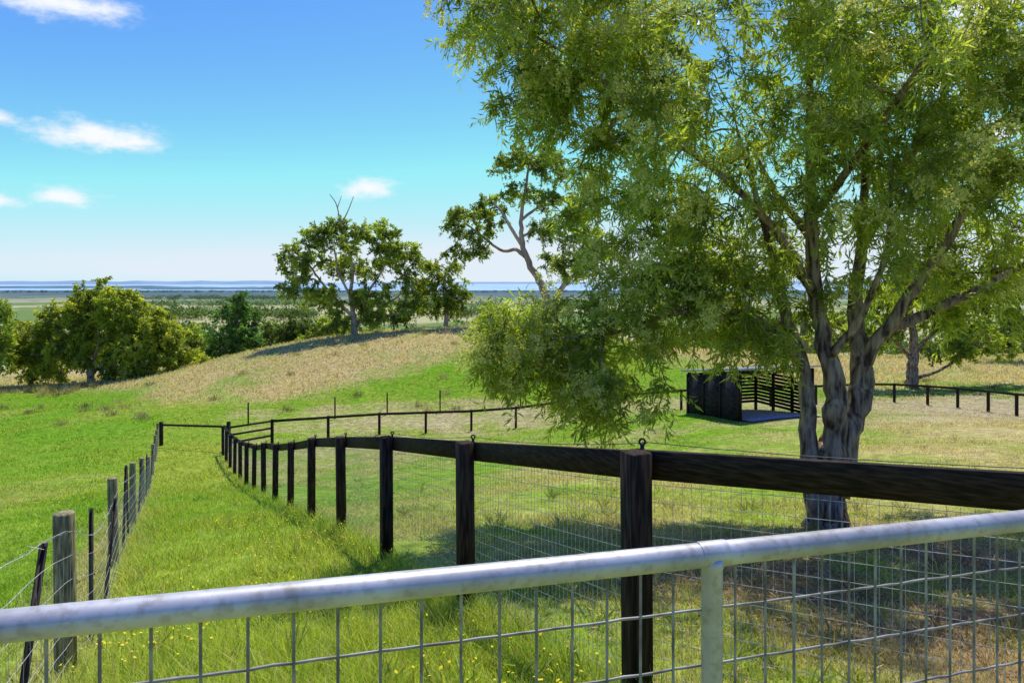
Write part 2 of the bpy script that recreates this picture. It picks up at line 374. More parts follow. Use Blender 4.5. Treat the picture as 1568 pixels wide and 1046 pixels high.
for i in range(len(posts)-1):
    a=np.array([*posts[i],tops[i]-.085-.004]);b=np.array([*posts[i+1],tops[i+1]-.085-.004])
    d=b-a;L=np.linalg.norm(d);d=d/L;hn_=nrm(np.array([d[1],-d[0],0.]))
    if hn_[0]<0: hn_=-hn_
    up=np.cross(hn_,d); up=up if up[2]>0 else -up
    off=hn_*(.0625+.021+.003)
    c=(a+b)/2+off
    addbox(grl,c,d,hn_,up,L/2-.002 if i else L/2+.04,.02,.076,bev=.003)
    A=a+hn_*.062;B=b+hn_*.062
    ga=gz(*posts[i]);gb=gz(*posts[i+1])
    nv=int(L/(.05 if i<4 else .1));t=(np.arange(nv)+.5)/nv
    T0=A+(B-A)*t[:,None];T0[:,2]-=.08;B0=T0.copy();B0[:,2]=ga+(gb-ga)*t+.02
    gauge=.0014+ .0001*i
    V,Q=segs(T0,B0,gauge,gauge,3);gm.add(V,Q)
    nh=14 if i<5 else 10
    for k in range(nh):
        s=k/(nh-1);p0=A.copy();p1=B.copy();p0[2]=(A[2]-.1)*(1-s)+(ga+.04)*s;p1[2]=(B[2]-.1)*(1-s)+(gb+.04)*s
        V,Q=segs([p0],[p1],gauge*1.25,gauge*1.25,3);gm.add(V,Q)
    q0=np.array([*posts[i],tops[i]+.035])+hn_*.07;q1=np.array([*posts[i+1],tops[i+1]+.035])+hn_*.07
    ts=np.linspace(0,1,7)[:,None];W_=q0+(q1-q0)*ts;W_[:,2]-=.03*(4*ts*(1-ts))[:,0]
    V,Q,T=tube(W_,.0022,4);gw.add(V,Q)
    th=np.linspace(0,2*math.pi,15)
    ring=q1+np.stack([np.cos(th)*.016,th*0,np.sin(th)*.016],1)
    V,Q,T=tube(ring,.0065,6);gi.add(V,Q)
    V,Q,T=tube(np.array([q1-zup*.012,q1-zup*.035,q1-zup*.06-hn_*.02]),[.011,.013,.009],8,cap=True);gi.add(V,Q,T)
gp.make('posts',M_timber,fence);grl.make('rails',M_rail,fence);gm.make('wire_netting',M_wire,fence);gi.make('insulators',M_black,fence);gw.make('electric_wire',M_black,fence)

# ------------------------------------------------------------ far black fence
ff=empty('far_paddock_fence')
pl=[(-14.26,34.3),(-13,37),(-10.5,39),(-7.87,40.5),(-5.24,41.5),(-2.5,42),(.24,42),(3.1,42.5),(6.8,43),(10.66,43),(13.7,44),(17.05,45),(20.7,46.5),(24.6,48),(26.6,47.5),(27.7,45.5),(28.4,43.5),(28.95,41.5),(29.2,39.5),(29.6,37.5),(30,35)]
gp=Geo();gr=Geo();gm=Geo()
tt=[]
for x,y in pl:
    z=gz(x,y);tt.append(z+1.3);addbox(gp,(x,y,z+.5),(1,0,0),(0,1,0),zup,.07,.07,.82,bev=.01)
for i in range(len(pl)-1):
    a=np.array([*pl[i],tt[i]-.06]);b=np.array([*pl[i+1],tt[i+1]-.06])
    d=b-a;L=np.linalg.norm(d);d/=L;hh=nrm(np.array([d[1],-d[0],0]));up=np.cross(hh,d);up=up*np.sign(up[2])
    if i>0:
        addbox(gr,(a+b)/2+hh*.1,d,hh,up,L/2,.025,.07)
        for s in (.35,.6,.85,1.1):
            V,Q=segs([a-zup*s],[b-zup*s],.004,.004,3);gm.add(V,Q)
    else:
        for s in (0.02,.40,.80):
            addbox(gr,(a+b)/2-zup*s,d,hh,up,L/2,.025,.05)
gp.make('posts',M_timber,ff);gr.make('rails',M_rail,ff);gm.make('wires',M_dkwire,ff)
le=empty('lane_end_rail');g=Geo()
a=np.array([-18.5,36,gz(-18.5,36)+1.12]);b=np.array([-14.3,34.3,gz(-14.3,34.3)+1.3-.03])
d=nrm(b-a);hh=nrm(np.array([d[1],-d[0],0]));up=np.cross(hh,d);up*=np.sign(up[2])
addbox(g,(a+b)/2,d,hh,up,np.linalg.norm(b-a)/2,.03,.05);addbox(g,a-zup*.5,(1,0,0),(0,1,0),zup,.08,.08,.66,bev=.01)
addbox(g,b+np.array([.02,.1,-.5]),(1,0,0),(0,1,0),zup,.08,.08,.74,bev=.01)
g.make('rail_and_posts',M_timber,le)
hf_=empty('hill_wire_fence');g=Geo();gm=Geo();pp=[]
for x,y in [(-17,44),(-11.8,45.5),(-8.5,46.5),(-4.95,47),(.6,47.5),(5,48)]:
    z=gz(x,y);pp.append((x,y,z+1.35));V,Q,T=tube([(x,y,z-.2),(x,y,z+1.45)],.05,6,cap=True);g.add(V,Q,T)
for a,b in zip(pp[:-1],pp[1:]):
    for s in (0,.35,.7): V,Q=segs([np.array(a)-zup*s],[np.array(b)-zup*s],.004,.004,3);gm.add(V,Q)
g.make('posts',M_timber,hf_);gm.make('wires',M_dkwire,hf_)

# ------------------------------------------------------------ left wire fence
lf=empty('wire_boundary_fence');gp=Geo();gs=Geo();gw=Geo()
LX=lambda Y:-.778-.4976*Y
ys=[.55]+[4.87+4.38*i for i in range(7)]+[33.2,36]
for i,y in enumerate(ys):
    x=LX(y)-(-.02 if i==1 else .015);z=gz(x,y);h=1.22+rng.normal(0,.03);r=.064+rng.normal(0,.003)
    dx,dy=rng.normal(0,.015,2)
    V,Q,T=tube([(x,y,z-.2),(x+dx*.5,y+dy*.5,z+h*.5),(x+dx,y+dy,z+h-.012),(x+dx,y+dy,z+h)],[r*1.02,r,r*.99,r*.9],14,flute=.02,cap=True);gp.add(V,Q,T)
for y,lean,h in [(3.72,.14,1.08),(6.5,-.03,1.28),(7.7,.10,1.2),(10.7,.02,1.3),(12,-.06,1.25),(15.6,.04,1.25),(20,0,1.25),(24,.05,1.2),(28,0,1.2)]:
    x=LX(y)-(.10 if y<4 else 0);z=gz(x,y);top=np.array([x+lean,y+.05,z+h]);bot=np.array([x,y,z-.1])
    for k in range(3):
        th=k*2.094+.4;dd=np.array([math.cos(th),math.sin(th),0.]);wv=np.array([-dd[1],dd[0],0])*.0025
        V=[bot-wv,bot+wv,bot+dd*.024+wv,bot+dd*.024-wv,top-wv,top+wv,top+dd*.024+wv,top+dd*.024-wv]
        gs.add(V,[[0,1,5,4],[1,2,6,5],[2,3,7,6],[3,0,4,7],[4,5,6,7]])
yy=np.linspace(.6,35.5,90);base=np.stack([LX(yy)+.07,yy,hgt(LX(yy),yy)],1)
for s in (.08,.2,.32,.44,.58,.74,.92,1.08):
    P=base+np.array([0,0,s]);P[:,2]+=rng.normal(0,.006,len(P));V,Q,T=tube(P,.0018+.0002*(s>.9),3);gw.add(V,Q)
yv=np.arange(.7,22,.15);P0=np.stack([LX(yv)+.07,yv,hgt(LX(yv),yv)+.08],1);P1=P0+np.array([0,0,.85]);V,Q=segs(P0,P1,.0013,.0013,3);gw.add(V,Q)
yb=np.arange(1,14,.11);P0=np.stack([LX(yb)+.07,yb,hgt(LX(yb),yb)+1.08],1);o=rng.normal(0,.012,(len(yb),3));V,Q=segs(P0-o,P0+o,.0014,.0014,3);gw.add(V,Q)
gp.make('posts',M_pine,lf,True);gs.make('star_pickets',M_picket,lf);gw.make('wires',M_wire,lf)

# ------------------------------------------------------------ galvanised gate
gate=empty('galvanised_gate')
GA=np.array([-.675,.9,-.455]);GB=np.array([1.08,1.44,-.503]);gd=nrm(GB-GA)
L0=-.55;L1=np.linalg.norm(GB-GA)+.75
g=Geo();P=np.array([GA+gd*s for s in np.linspace(L0,L1,40)]);P[:,2]+=np.sin(np.linspace(0,9,40))*.0012
V,Q,T=tube(P,.0212,28,cap=True);g.add(V,Q,T)
gh=nrm(np.array([gd[0],gd[1],0]))
sm=np.linalg.norm(np.array([(1090-784)/1045*1.218,1.218])-GA[:2])
gbot=-1.45
for s in (L0,sm,L1):
    q=GA+gd*s;V,Q,T=tube([q-zup*.006,q-zup*.022,q-zup*.027,q-zup*.5,np.array([q[0],q[1],gbot])],[.0225,.0212,.0188,.0186,.0186],24,cap=True);g.add(V,Q,T)
q=GA+gd*sm
V,Q,T=tube([q-gd*.028,q-gd*.024,q+gd*.024,q+gd*.028],[.0213,.0219,.0219,.0213],28);g.add(V,Q)
V,Q,T=tube([np.array([*(GA+gd*L0)[:2],gbot]),np.array([*(GA+gd*L1)[:2],gbot])],.0186,16,cap=True);g.add(V,Q,T)
g.make('pipe_frame',M_galv,gate,True)
g=Geo();back=np.array([-gh[1],gh[0],0])*.004
sv=np.arange(L0+.03,L1,.0635);P0=np.array([GA+gd*s for s in sv])+back;P1=P0.copy();P1[:,2]=gbot
P1[:,:2]+=rng.normal(0,.0015,(len(P1),2))
V,Q=segs(P0,P1,.0025,.0025,8);g.add(V,Q)
for k in range(1,10):
    P=np.array([GA+gd*s for s in np.arange(L0,L1,.0635/2)])+back*2.1;P[:,2]-=.1*k+.002;P[:,2]+=rng.normal(0,.0007,len(P))
    V,Q,T=tube(P,.0025,8);g.add(V,Q)
g.make('welded_mesh',M_galv2,gate,True)

# ------------------------------------------------------------ shelter
sh=empty('horse_shelter')
Ac=np.array([10.69,32,0.]);dl=nrm(np.array([-1.35,4,0]));dp=np.array([dl[1],-dl[0],0.])
WB=4.2
def sp(a,b,z): return Ac+dl*a+dp*b+zup*z
gt=Geo();gpn=Geo();gl=Geo();gr=Geo();gf=Geo()
rz=lambda a:-4.17-.132*a
zb=lambda a,b:float(hgt((Ac+dl*a+dp*b)[0],(Ac+dl*a+dp*b)[1])[0])
for a in (0,1.4,2.8,4.2):
    for b in ((0,) if a<4 else (0,WB/2))+(WB,):
        zz=zb(a,b)-.2;t=rz(a)-.03;addbox(gt,sp(a,b,(zz+t)/2),dl,dp,zup,.06,.06,(t-zz)/2)
addbox(gt,sp(0,WB/2,rz(0)-.12),dl,dp,zup,.03,WB/2-.06,.08)
for k in range(3):
    a0=k*1.4+.01;a1=(k+1)*1.4-.01;am=(a0+a1)/2;zt=rz(am)-.12;zz=zb(am,0)-.05
    addbox(gpn,sp(am,-.075,(zz+zt)/2),dl,dp,zup,(a1-a0)/2,.012,(zt-zz)/2)
for k in range(4):
    a=k*1.4;addbox(gt,sp(a,-.112,(zb(a,0)+rz(a))/2-.05),dl,dp,zup,.07,.022,(rz(a)-zb(a,0))/2-.06)
for k in range(10):
    z=rz(4.2)-.16-k*.18
    addbox(gl,sp(4.2+.08,WB/2,z),dl,dp,zup,.015,WB/2,.066)
    addbox(gl,sp(2.1,WB+.08,z),dl,dp,zup,2.1,.015,.066)
V=[]
for a in (-.35,4.6):
    for b in (-.25,WB+.25):
        for dz in (0,.07): V.append(sp(a,b,rz(a)+.02+dz))
gr.add(V,[[0,2,6,4],[1,5,7,3],[0,1,3,2],[4,6,7,5],[0,4,5,1],[2,3,7,6]])
for b in np.arange(-.2,WB+.2,.2):
    V,Q=segs([sp(-.36,b,rz(-.35)+.095)],[sp(4.6,b,rz(4.6)+.095)],.015,.015,4);gr.add(V,Q)
N1=9;A_,B_=np.meshgrid(np.linspace(-.8,4.1,N1),np.linspace(.1,WB-.1,N1),indexing='ij')
PX=Ac[0]+dl[0]*A_+dp[0]*B_;PY=Ac[1]+dl[1]*A_+dp[1]*B_;PZ=hgt(PX,PY)+.055
ii=np.arange(N1*N1).reshape(N1,N1);gf.add(np.stack([PX,PY,PZ],-1).reshape(-1,3),np.stack([ii[:-1,:-1],ii[1:,:-1],ii[1:,1:],ii[:-1,1:]],-1).reshape(-1,4))
gt.make('frame_posts',M_timber,sh);gpn.make('side_panels',M_panel,sh);gl.make('slatted_walls',M_timber,sh);gr.make('roof',M_roof,sh);gf.make('gravel_floor',M_gravel,sh)

# ------------------------------------------------------------ trees
def ell_samples(ells,n_per,r,shell=2.2):
    out=[]
    for e,nn in zip(ells,n_per):
        d=nrm(r.normal(size=(nn,3)));u=r.random(nn)**(1/shell)
        out.append(np.array(e[:3])+d*u[:,None]*np.array(e[3:6]))
    return np.concatenate(out)
def tree(name,base,limbs,clumps,leafL,leafW,twigs,per,twigL,cols,barkmat,seed,rk=.008,zmin=0,droop=.3,flute=.06,ctr=None,minr=.006,twig_w=0,blossom=None,k=10,cluster_tone=.3,bare=None):
    r=np.random.default_rng(seed);root=empty(name);base=np.array(base,float)
    g=Geo();nodes=[];
    for l in limbs:
        l=np.array(l,float);c=catmull(l,5);rr=np.clip(c[:,3],.004,None)
        w=c[:,:3].copy();w[1:-1]+=r.normal(0,1,(len(w)-2,3))*rr[1:-1,None]*.14
        V,Q,T=tube(w+base,rr,k,flute,cap=True);g.add(V,Q,T)
        for p,q in zip(w,rr):
            if p[2]>zmin: nodes.append(p)
    n0=len(nodes);nd=np.array(nodes);par=[-1]*n0
    dist=np.min(np.linalg.norm(clumps[:,None]-nd[None],axis=-1),axis=1);clumps=clumps[np.argsort(dist)]
    nd=list(nd);ends=[]
    for c in clumps:
        arr=np.array(nd);dv=c-arr;dd=np.linalg.norm(dv,axis=1)+np.maximum(0,-dv[:,2])*.3
        j=int(np.argmin(dd));p=arr[j];L=np.linalg.norm(c-p);st=max(2,min(6,int(L/(twigL*.7))+1));prev=j
        for s in range(1,st+1):
            t=s/st;q=p+(c-p)*t+np.array([0,0,1])*L*.12*math.sin(math.pi*t)+(r.normal(0,.05,3)*L if s<st else 0)
            nd.append(q);par.append(prev);prev=len(nd)-1
        ends.append(prev)
    cnt=np.zeros(len(nd))
    for e in ends:cnt[e]+=1
    for i in range(len(nd)-1,n0-1,-1): cnt[par[i]]+=cnt[i]
    nd=np.array(nd);par=np.array(par);i=np.arange(n0,len(nd));rad=np.maximum(minr,rk*cnt**.5)
    rp=np.where(par[i]<n0,rad[i]*1.15,rad[par[i]]);rp=np.minimum(rp,rad[i]*1.6)
    V,Q=segs(nd[par[i]]+base,nd[i]+base,rp,rad[i],5);g.add(V,Q)
    if bare is not None:
        for l in bare:
            c=catmull(np.array(l,float),4);V,Q,T=tube(c[:,:3]+base,c[:,3],5);g.add(V,Q)
    g.make('trunk_and_branches',barkmat,root,True)
    cn=len(clumps);ctr=clumps.mean(0) if ctr is None else np.array(ctr)
    out=nrm(clumps-ctr)
    c2=np.repeat(clumps,twigs,0);o2=np.repeat(out,twigs,0)
    d=nrm(r.normal(size=c2.shape)+o2*.45+np.array([0,0,-.15]));TL=twigL*r.uniform(.5,1.3,len(c2))
    N=len(c2)*per;t=r.uniform(.08,1,N);ci=np.repeat(np.arange(len(c2)),per)
    P=c2[ci]+d[ci]*(t*TL[ci])[:,None];P[:,2]-=droop*TL[ci]*t**2
    P+=r.normal(0,.03*twigL,P.shape)
    ax=nrm(d[ci]*.6+r.normal(size=(N,3))*.75+np.array([0,0,-1])*droop*1.6)
    LL=leafL*r.uniform(.6,1.3,N);WW=leafW*r.uniform(.7,1.3,N)
    tone=np.repeat(np.repeat(r.random(cn),twigs),per);hue=np.repeat(r.random(len(c2)),per)
    c0,c1=np.array(cols[0]),np.array(cols[1])
    col=c0+(c1-c0)*np.clip(tone*.6+hue*.3+r.random(N)*.25,0,1)[:,None]
    col=col*(1-cluster_tone/2+cluster_tone*tone[:,None])*r.uniform(.75,1.25,(N,1))
    V,Q=leafquads(P+base,ax,LL,WW,r);mk('foliage',V,Q,M_leaf,root,np.repeat(np.clip(col,0,.62),4,0))
    if twig_w>0:
        e=c2+d*TL[:,None];e[:,2]-=droop*TL;V,Q=segs(c2+base,e+base,twig_w,twig_w*.4,3);mk('twigs',V,Q,barkmat,root)
    if blossom:
        nb,pb,rb,sz=blossom
        pick=np.argsort(-(clumps[:,2]*.10+np.linalg.norm((clumps-ctr),axis=1)*.4-clumps[:,1]*.6+r.normal(0,1.1,cn)))[:nb]
        cc=clumps[pick]+r.normal(0,.10,(nb,3))+out[pick]*.28+np.array([0,-.24,.08])
        bp=np.repeat(cc,12,0)+r.normal(0,rb,(nb*12,3))
        bi=np.repeat(bp,pb,0)+r.normal(0,rb*.26,(nb*12*pb,3))
        N=len(bi);V,Q=leafquads(bi+base,r.normal(size=(N,3)),np.full(N,sz)*r.uniform(.6,1.3,N),np.full(N,sz*.8),r,.1)
        bc=np.array([.78,.77,.21])*r.uniform(.7,1.05,(N,1));mk('blossom',V,Q,M_bloss,root,np.repeat(np.clip(bc,0,.8),4,0))
    return root
limbs=[
 [(0,0,-.4,.38),(.02,0,0,.30),(.04,0,.5,.25),(.05,0,1.0,.23),(.06,0,1.35,.15)],
 [(-.12,0,-.1,.17),(-.24,0,.9,.14),(-.27,.05,1.8,.12),(-.33,.1,2.5,.10),(-.5,.2,3.1,.085),(-.65,.3,3.9,.065),(-.9,.4,5.0,.045),(-1.2,.5,6.2,.025)],
 [(.05,0,.6,.22),(.12,-.05,1.5,.18),(.08,-.1,2.1,.155),(-.02,0,2.8,.125),(-.12,.1,3.6,.11),(-.18,.1,4.8,.09),(-.15,.2,6.2,.065),(-.2,.2,8.2,.03)],
 [(.12,0,.5,.22),(.35,.05,1.4,.19),(.60,.1,2.1,.175),(.60,.2,2.7,.14),(.6,.3,3.4,.11),(.75,.4,4.4,.08),(.9,.6,5.6,.055),(.8,.7,7.2,.03)],
 [(.58,.12,2.3,.12),(.85,.1,2.9,.095),(1.4,0,3.2,.08),(2.1,-.1,3.55,.065),(3.0,-.2,4.05,.05),(4.0,-.3,4.5,.03)],
 [(.55,.15,2.35,.11),(1.0,-.2,3.3,.09),(1.5,-.4,4.2,.075),(2.0,-.5,5.0,.055),(3.0,-.6,5.6,.04),(4.2,-.6,6.2,.025)],
 [(.7,.38,4.2,.075),(1.3,.3,5.4,.06),(1.9,.2,6.6,.045),(2.4,.2,8.,.025)],
 [(-.33,.1,2.45,.085),(-.8,-.1,3.0,.065),(-1.5,-.3,3.3,.05),(-2.4,-.4,3.3,.04),(-3.3,-.4,3.0,.028),(-4.3,-.4,2.9,.016)],
 [(-.12,.1,3.5,.08),(-.8,-.3,4.4,.065),(-1.7,-.6,5.2,.05),(-2.8,-.7,6.0,.036),(-3.8,-.6,6.9,.025),(-4.6,-.5,7.4,.016)],
 [(-.18,.1,4.7,.07),(.2,-1,5.8,.05),(.5,-2,6.8,.025)],[(-.1,.1,4.3,.07),(-.3,1.4,5.4,.05),(-.4,2.4,6.5,.025)],
 [(.0,-.1,2.6,.07),(.3,-.5,3.3,.05),(.45,-.9,4.3,.035),(.4,-1.1,5.4,.022)]]
ells=[(-.5,0,6.6,3.9,3.0,2.4),(-4.4,-.5,7.6,1.4,1.2,1.3),(-2.6,0,4.9,1.45,1.9,1.9),(-4.65,0,2.9,.85,.9,.75),(-3.4,-.1,2.6,1.0,1.1,1.15),
 (-2.0,.3,3.7,1.2,1.5,1.0),(-.7,.6,3.9,1.3,1.6,1.1),(2.2,0,5.7,2.0,2.2,2.3),(2.3,.9,3.8,1.5,1.4,.65),(4.6,0,5.6,2,2.6,2.6),(-4.4,-.3,6.5,.7,.7,.5),(.3,.6,8.6,3.2,2.4,1.1),(-3.2,0,7.2,1.3,1.4,1.4),(.4,-1.2,5.3,1.6,1.2,1.5),(1.6,-1.0,6.8,1.8,1.2,1.3),(-1.4,0,2.9,.9,.9,.4)]
r7=np.random.default_rng(11)
cl=ell_samples(ells,[220,60,85,40,50,50,42,105,32,60,18,30,60,42,45,18],r7,2.4)
tree('wattle_tree',(4.83,10.5,-3.75),limbs,cl,.17,.028,8,18,.42,((.125,.20,.024),(.44,.52,.07)),M_bark,12,rk=.0045,zmin=2.6,droop=.35,ctr=(0,0,5),minr=.004,twig_w=.0025,blossom=(420,18,.10,.040),k=18,flute=.06)

def gum(name,X,Y,u,limbs,ells,nclump,seed,cols,dens=1.0,dy=.6,barkm=None,leaf=.30,bare=None,twigs=6,per=22,tw=None,lw=.45):
    z=gz(X,Y)
    L=[[(a*u,(b*u),c*u,d*u) for a,b,c,d in l] for l in limbs]
    E=[(e[0]*u,e[4]*u if len(e)>4 else 0,e[1]*u,e[2]*u,max(e[2],e[3])*u*dy,e[3]*u) for e in ells]
    vol=np.array([e[3]*e[5] for e in E]);npc=np.maximum(3,(nclump*vol/vol.sum()).astype(int))
    r=np.random.default_rng(seed);cl=ell_samples(E,npc,r,3)
    B=[[(a*u,(b*u),c*u,d*u) for a,b,c,d in l] for l in bare] if bare else None
    return tree(name,(X,Y,z),L,cl,leaf,leaf*lw,twigs,per,tw or 12*u,cols,barkm or M_gum,seed,rk=.30*u,zmin=20*u,droop=.22,minr=.2*u,k=7,cluster_tone=.6,flute=.03,bare=B)
OL=((.10,.16,.022),(.42,.51,.065));DK=((.06,.10,.022),(.20,.29,.05));YG=((.15,.21,.025),(.50,.55,.065));GG=((.055,.13,.03),(.16,.31,.055))
b=lambda px,Y:(px-784)/1045*Y
u=77/1045
gum('gum_tree',b(543,77),77,u,
 [[(0,0,-6,7),(0,0,10,5),(-2,0,30,4),(-6,0,60,3),(-4,2,100,2.3),(-12,0,140,1.6)],[(-1,0,25,3),(-25,3,50,2.4),(-50,2,80,1.6),(-75,0,115,1.2)],[(-2,0,40,3),(20,-3,65,2.3),(40,0,95,1.6),(55,0,125,1.2)],[(0,0,15,2.5),(25,4,30,2),(60,4,55,1.5),(80,0,70,1)],[(-5,0,60,2.3),(-20,-8,90,1.6),(-30,-4,130,1.2)]],
 [(-78,118,38,32),(-85,75,32,20),(-20,150,38,28),(35,150,35,25),(65,125,38,26),(85,80,22,35),(-45,60,36,22),(25,58,34,26),(0,105,50,22,20),(-60,150,22,18),(60,35,35,18),(-30,25,30,15),(100,45,14,20),(20,30,30,16)],440,21,OL,
 bare=[[(-12,0,140,2),(-22,0,175,1.2),(-28,0,200,.8),(-38,0,215,.5)],[(-20,0,170,1.2),(-10,0,190,.8),(-2,2,212,.5)],[(-26,0,195,.7),(-20,0,213,.4)]])
gum('gum_tree',b(683,82),82,82/1045,[[(0,0,-6,4),(0,0,30,3),(-3,0,60,2.4),(0,0,90,1.5)]],
 [(-5,85,28,14),(-25,60,20,18),(15,60,24,20),(0,35,30,18),(-30,95,14,10)],100,22,OL)
u=80/1045
gum('leaning_gum_tree',b(850,80),80,u,
 [[(0,0,-8,8),(-8,0,30,7),(-20,0,65,6),(-40,0,100,5),(-50,0,130,4),(-52,0,170,3),(-45,0,215,2.2),(-40,0,250,1.5)],
  [(-42,0,105,3),(-60,0,120,3),(-80,0,118,2.4),(-105,4,135,2),(-130,0,155,1.2)],[(-50,0,125,3),(-72,-6,160,2.4),(-90,0,185,1.6),(-120,0,165,1.2)],
  [(-52,0,165,2.4),(-25,5,185,2),(5,0,190,1.3)],[(-8,0,30,5),(10,0,60,4),(35,0,90,3),(50,0,130,2.2),(35,0,170,1.6)],[(-50,0,140,2.4),(-30,0,150,1.7),(-10,0,140,1.2)]],
 [(-40,262,48,24),(-72,248,24,17),(-8,242,26,26),(-120,160,42,28),(-150,165,20,24),(-125,120,35,14),(-158,118,15,10),(-18,148,28,20),(-50,205,34,16),(-10,200,24,22),(40,140,38,35),(30,95,30,25),(-95,190,24,16),(-5,105,22,16),(40,190,30,25)],380,23,OL)
u=76/1045
gum('spreading_gum_tree',b(140,76),76,u,
 [[(0,0,-6,6),(-2,0,20,5),(-10,0,50,3),(-20,0,90,2)],[(0,0,15,4),(30,0,35,2.6),(60,0,60,1.8)],[(-2,0,20,3),(-40,0,35,2.3),(-70,0,45,1.5)],[(0,0,20,3),(10,0,60,2.3),(10,0,110,1.5)]],
 [(-80,65,44,46),(-30,95,42,42),(5,112,46,48),(45,100,42,42),(85,75,44,45),(118,52,38,36),(-90,30,38,26),(-30,45,42,28,-10),(60,35,50,28,-10),(10,60,50,40,10),(150,30,26,22),(100,20,42,20),(-60,14,34,14),(60,12,44,14)],720,24,YG,leaf=.34,per=20)
gum('gum_tree',b(-12,72),72,72/1045,[[(0,0,-6,6),(5,0,20,5),(10,0,60,3.5),(0,0,110,2)]],
 [(0,100,28,40),(-30,90,30,40),(10,60,26,28),(-40,50,30,30)],120,25,OL)
gum('dark_cypress',b(365,112),112,112/1045,[[(0,0,-10,4),(0,0,30,3),(0,0,95,1)]],
 [(0,95,18,18),(0,70,34,24),(-8,45,48,26),(8,28,54,24),(0,10,55,20)],200,26,GG,leaf=.40,tw=10*112/1045)
gum('shrub_tree',b(447,95),95,95/1045,[[(0,0,-10,4),(0,0,30,3),(5,0,50,2)]],
 [(-12,42,30,16),(15,35,28,18),(0,18,42,18)],120,27,DK,leaf=.34,tw=10*95/1045)
gum('shrub_tree',b(300,120),120,120/1045,[[(0,0,-10,4),(0,0,40,3)]],[(0,45,24,26),(10,20,34,24),(-25,25,30,20)],80,28,OL,leaf=.45,tw=11*120/1045)
gum('shrub_tree',b(500,92),92,92/1045,[[(0,0,-10,4),(0,0,30,3)]],[(0,32,20,16),(25,20,24,14),(-20,15,20,14)],70,29,OL,leaf=.34,tw=10*92/1045)
gum('gum_tree',b(1396,55),55,55/1045,[[(0,0,-6,10),(0,0,15,9),(3,0,50,7),(0,0,100,5),(-10,0,150,3)],[(2,0,15,4),(40,0,25,2.4),(80,0,50,1.6)],[(2,0,40,4),(-25,0,70,2.4),(-60,0,90,1.6)],[(2,0,55,4),(40,0,90,2.4),(80,0,120,1.6)]],
 [(-60,85,50,35),(0,120,60,35),(70,110,55,35),(110,70,50,28),(50,60,45,22),(-30,150,50,30),(50,160,50,30),(120,140,50,30)],260,30,OL,leaf=.26,barkm=M_bark)
gum('gum_tree',b(1590,70),70,70/1045,[[(0,0,-6,8),(0,0,40,6),(3,0,90,4),(0,0,130,3)]],
 [(-40,60,40,30),(20,80,50,40),(-20,120,50,35),(30,40,50,25),(-70,35,35,20)],180,31,OL,leaf=.3)
gum('gum_tree',b(1230,95),95,95/1045,[[(0,0,-6,8),(0,0,40,6),(3,0,70,4)]],
 [(-50,35,50,24),(30,45,50,30),(80,30,40,22),(-100,25,40,18)],120,32,OL,leaf=.4)
gum('gum_tree',b(1060,100),100,100/1045,[[(0,0,-6,6),(0,0,40,4),(3,0,60,3)]],
 [(-50,30,40,20),(30,35,45,24)],80,33,DK,leaf=.4)

def distant():
    r=np.random.default_rng(40);L=[]
    for i in range(260):
        Y=math.exp(r.uniform(math.log(150),math.log(3500)));px=r.uniform(-150,1700)
        L.append((b(px,Y),Y,r.uniform(5,11)))
    for px0,px1,Y,nn in [(0,330,135,26),(230,470,620,60),(700,840,420,34),(200,480,900,150),(200,900,1500,220),(150,500,2400,220),(-100,900,4300,420),(690,860,130,14),(440,560,150,14),(1000,1600,260,60),(-200,200,300,40),(690,870,1000,70)]:
        for i in range(nn):
            yy=Y*r.uniform(.96,1.04);L.append((b(r.uniform(px0,px1),yy),yy,r.uniform(6,12)*(1.6 if Y>800 else 1)))
    g=Geo()
    for x,y,h in L:
        z=gz(x,y);q=300 if y<200 else 120 if y<450 else 48
        w=h*r.uniform(.5,.9)*(1.6 if y>800 else 1);c=np.array([x,y,z+h*.5]);nb=6
        cc=c+nrm(r.normal(size=(nb,3)))*np.array([w*.55,w*.5,h*.25])
        pos=np.repeat(cc,q//nb,0);d=nrm(r.normal(size=pos.shape));pos=pos+d*np.array([w*.42,w*.42,h*.28])*r.random((len(pos),1))**.3
        s=h*(.10 if y<200 else .2);N=len(pos)
        V,Q=leafquads(pos,r.normal(size=(N,3)),np.full(N,s),np.full(N,s*.7),r)
        hz=float(sst(300,4000,y));col=np.array([.10,.15,.035])*r.uniform(.6,1.5)*(1-hz)+np.array([.05,.10,.11])*hz  # haze painted into leaf colour, bluer for farther trees
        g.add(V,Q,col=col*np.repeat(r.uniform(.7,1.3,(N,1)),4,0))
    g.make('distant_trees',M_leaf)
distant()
def tuss():
    r=np.random.default_rng(50);g=Geo()
    for i in range(110):
        px,Y=(r.uniform(30,150),r.uniform(66,72)) if i<14 else (r.uniform(-50,1600),r.uniform(46,80))
        x=b(px,Y);z=gz(x,Y);N=60;P=np.array([x,Y,z])+r.normal(0,.25,(N,3))*np.array([1,1,0])
        ax=r.normal(size=(N,3))*.45+np.array([0,0,1]);V,Q=leafquads(P,ax,r.uniform(.2,.7,N)*(1.4 if i<14 else .8),np.full(N,.05),r)
        g.add(V,Q,col=np.array([.42,.38,.15])*r.uniform(.5,1.2))
    g.make('grass_tussocks',M_grass)
tuss()

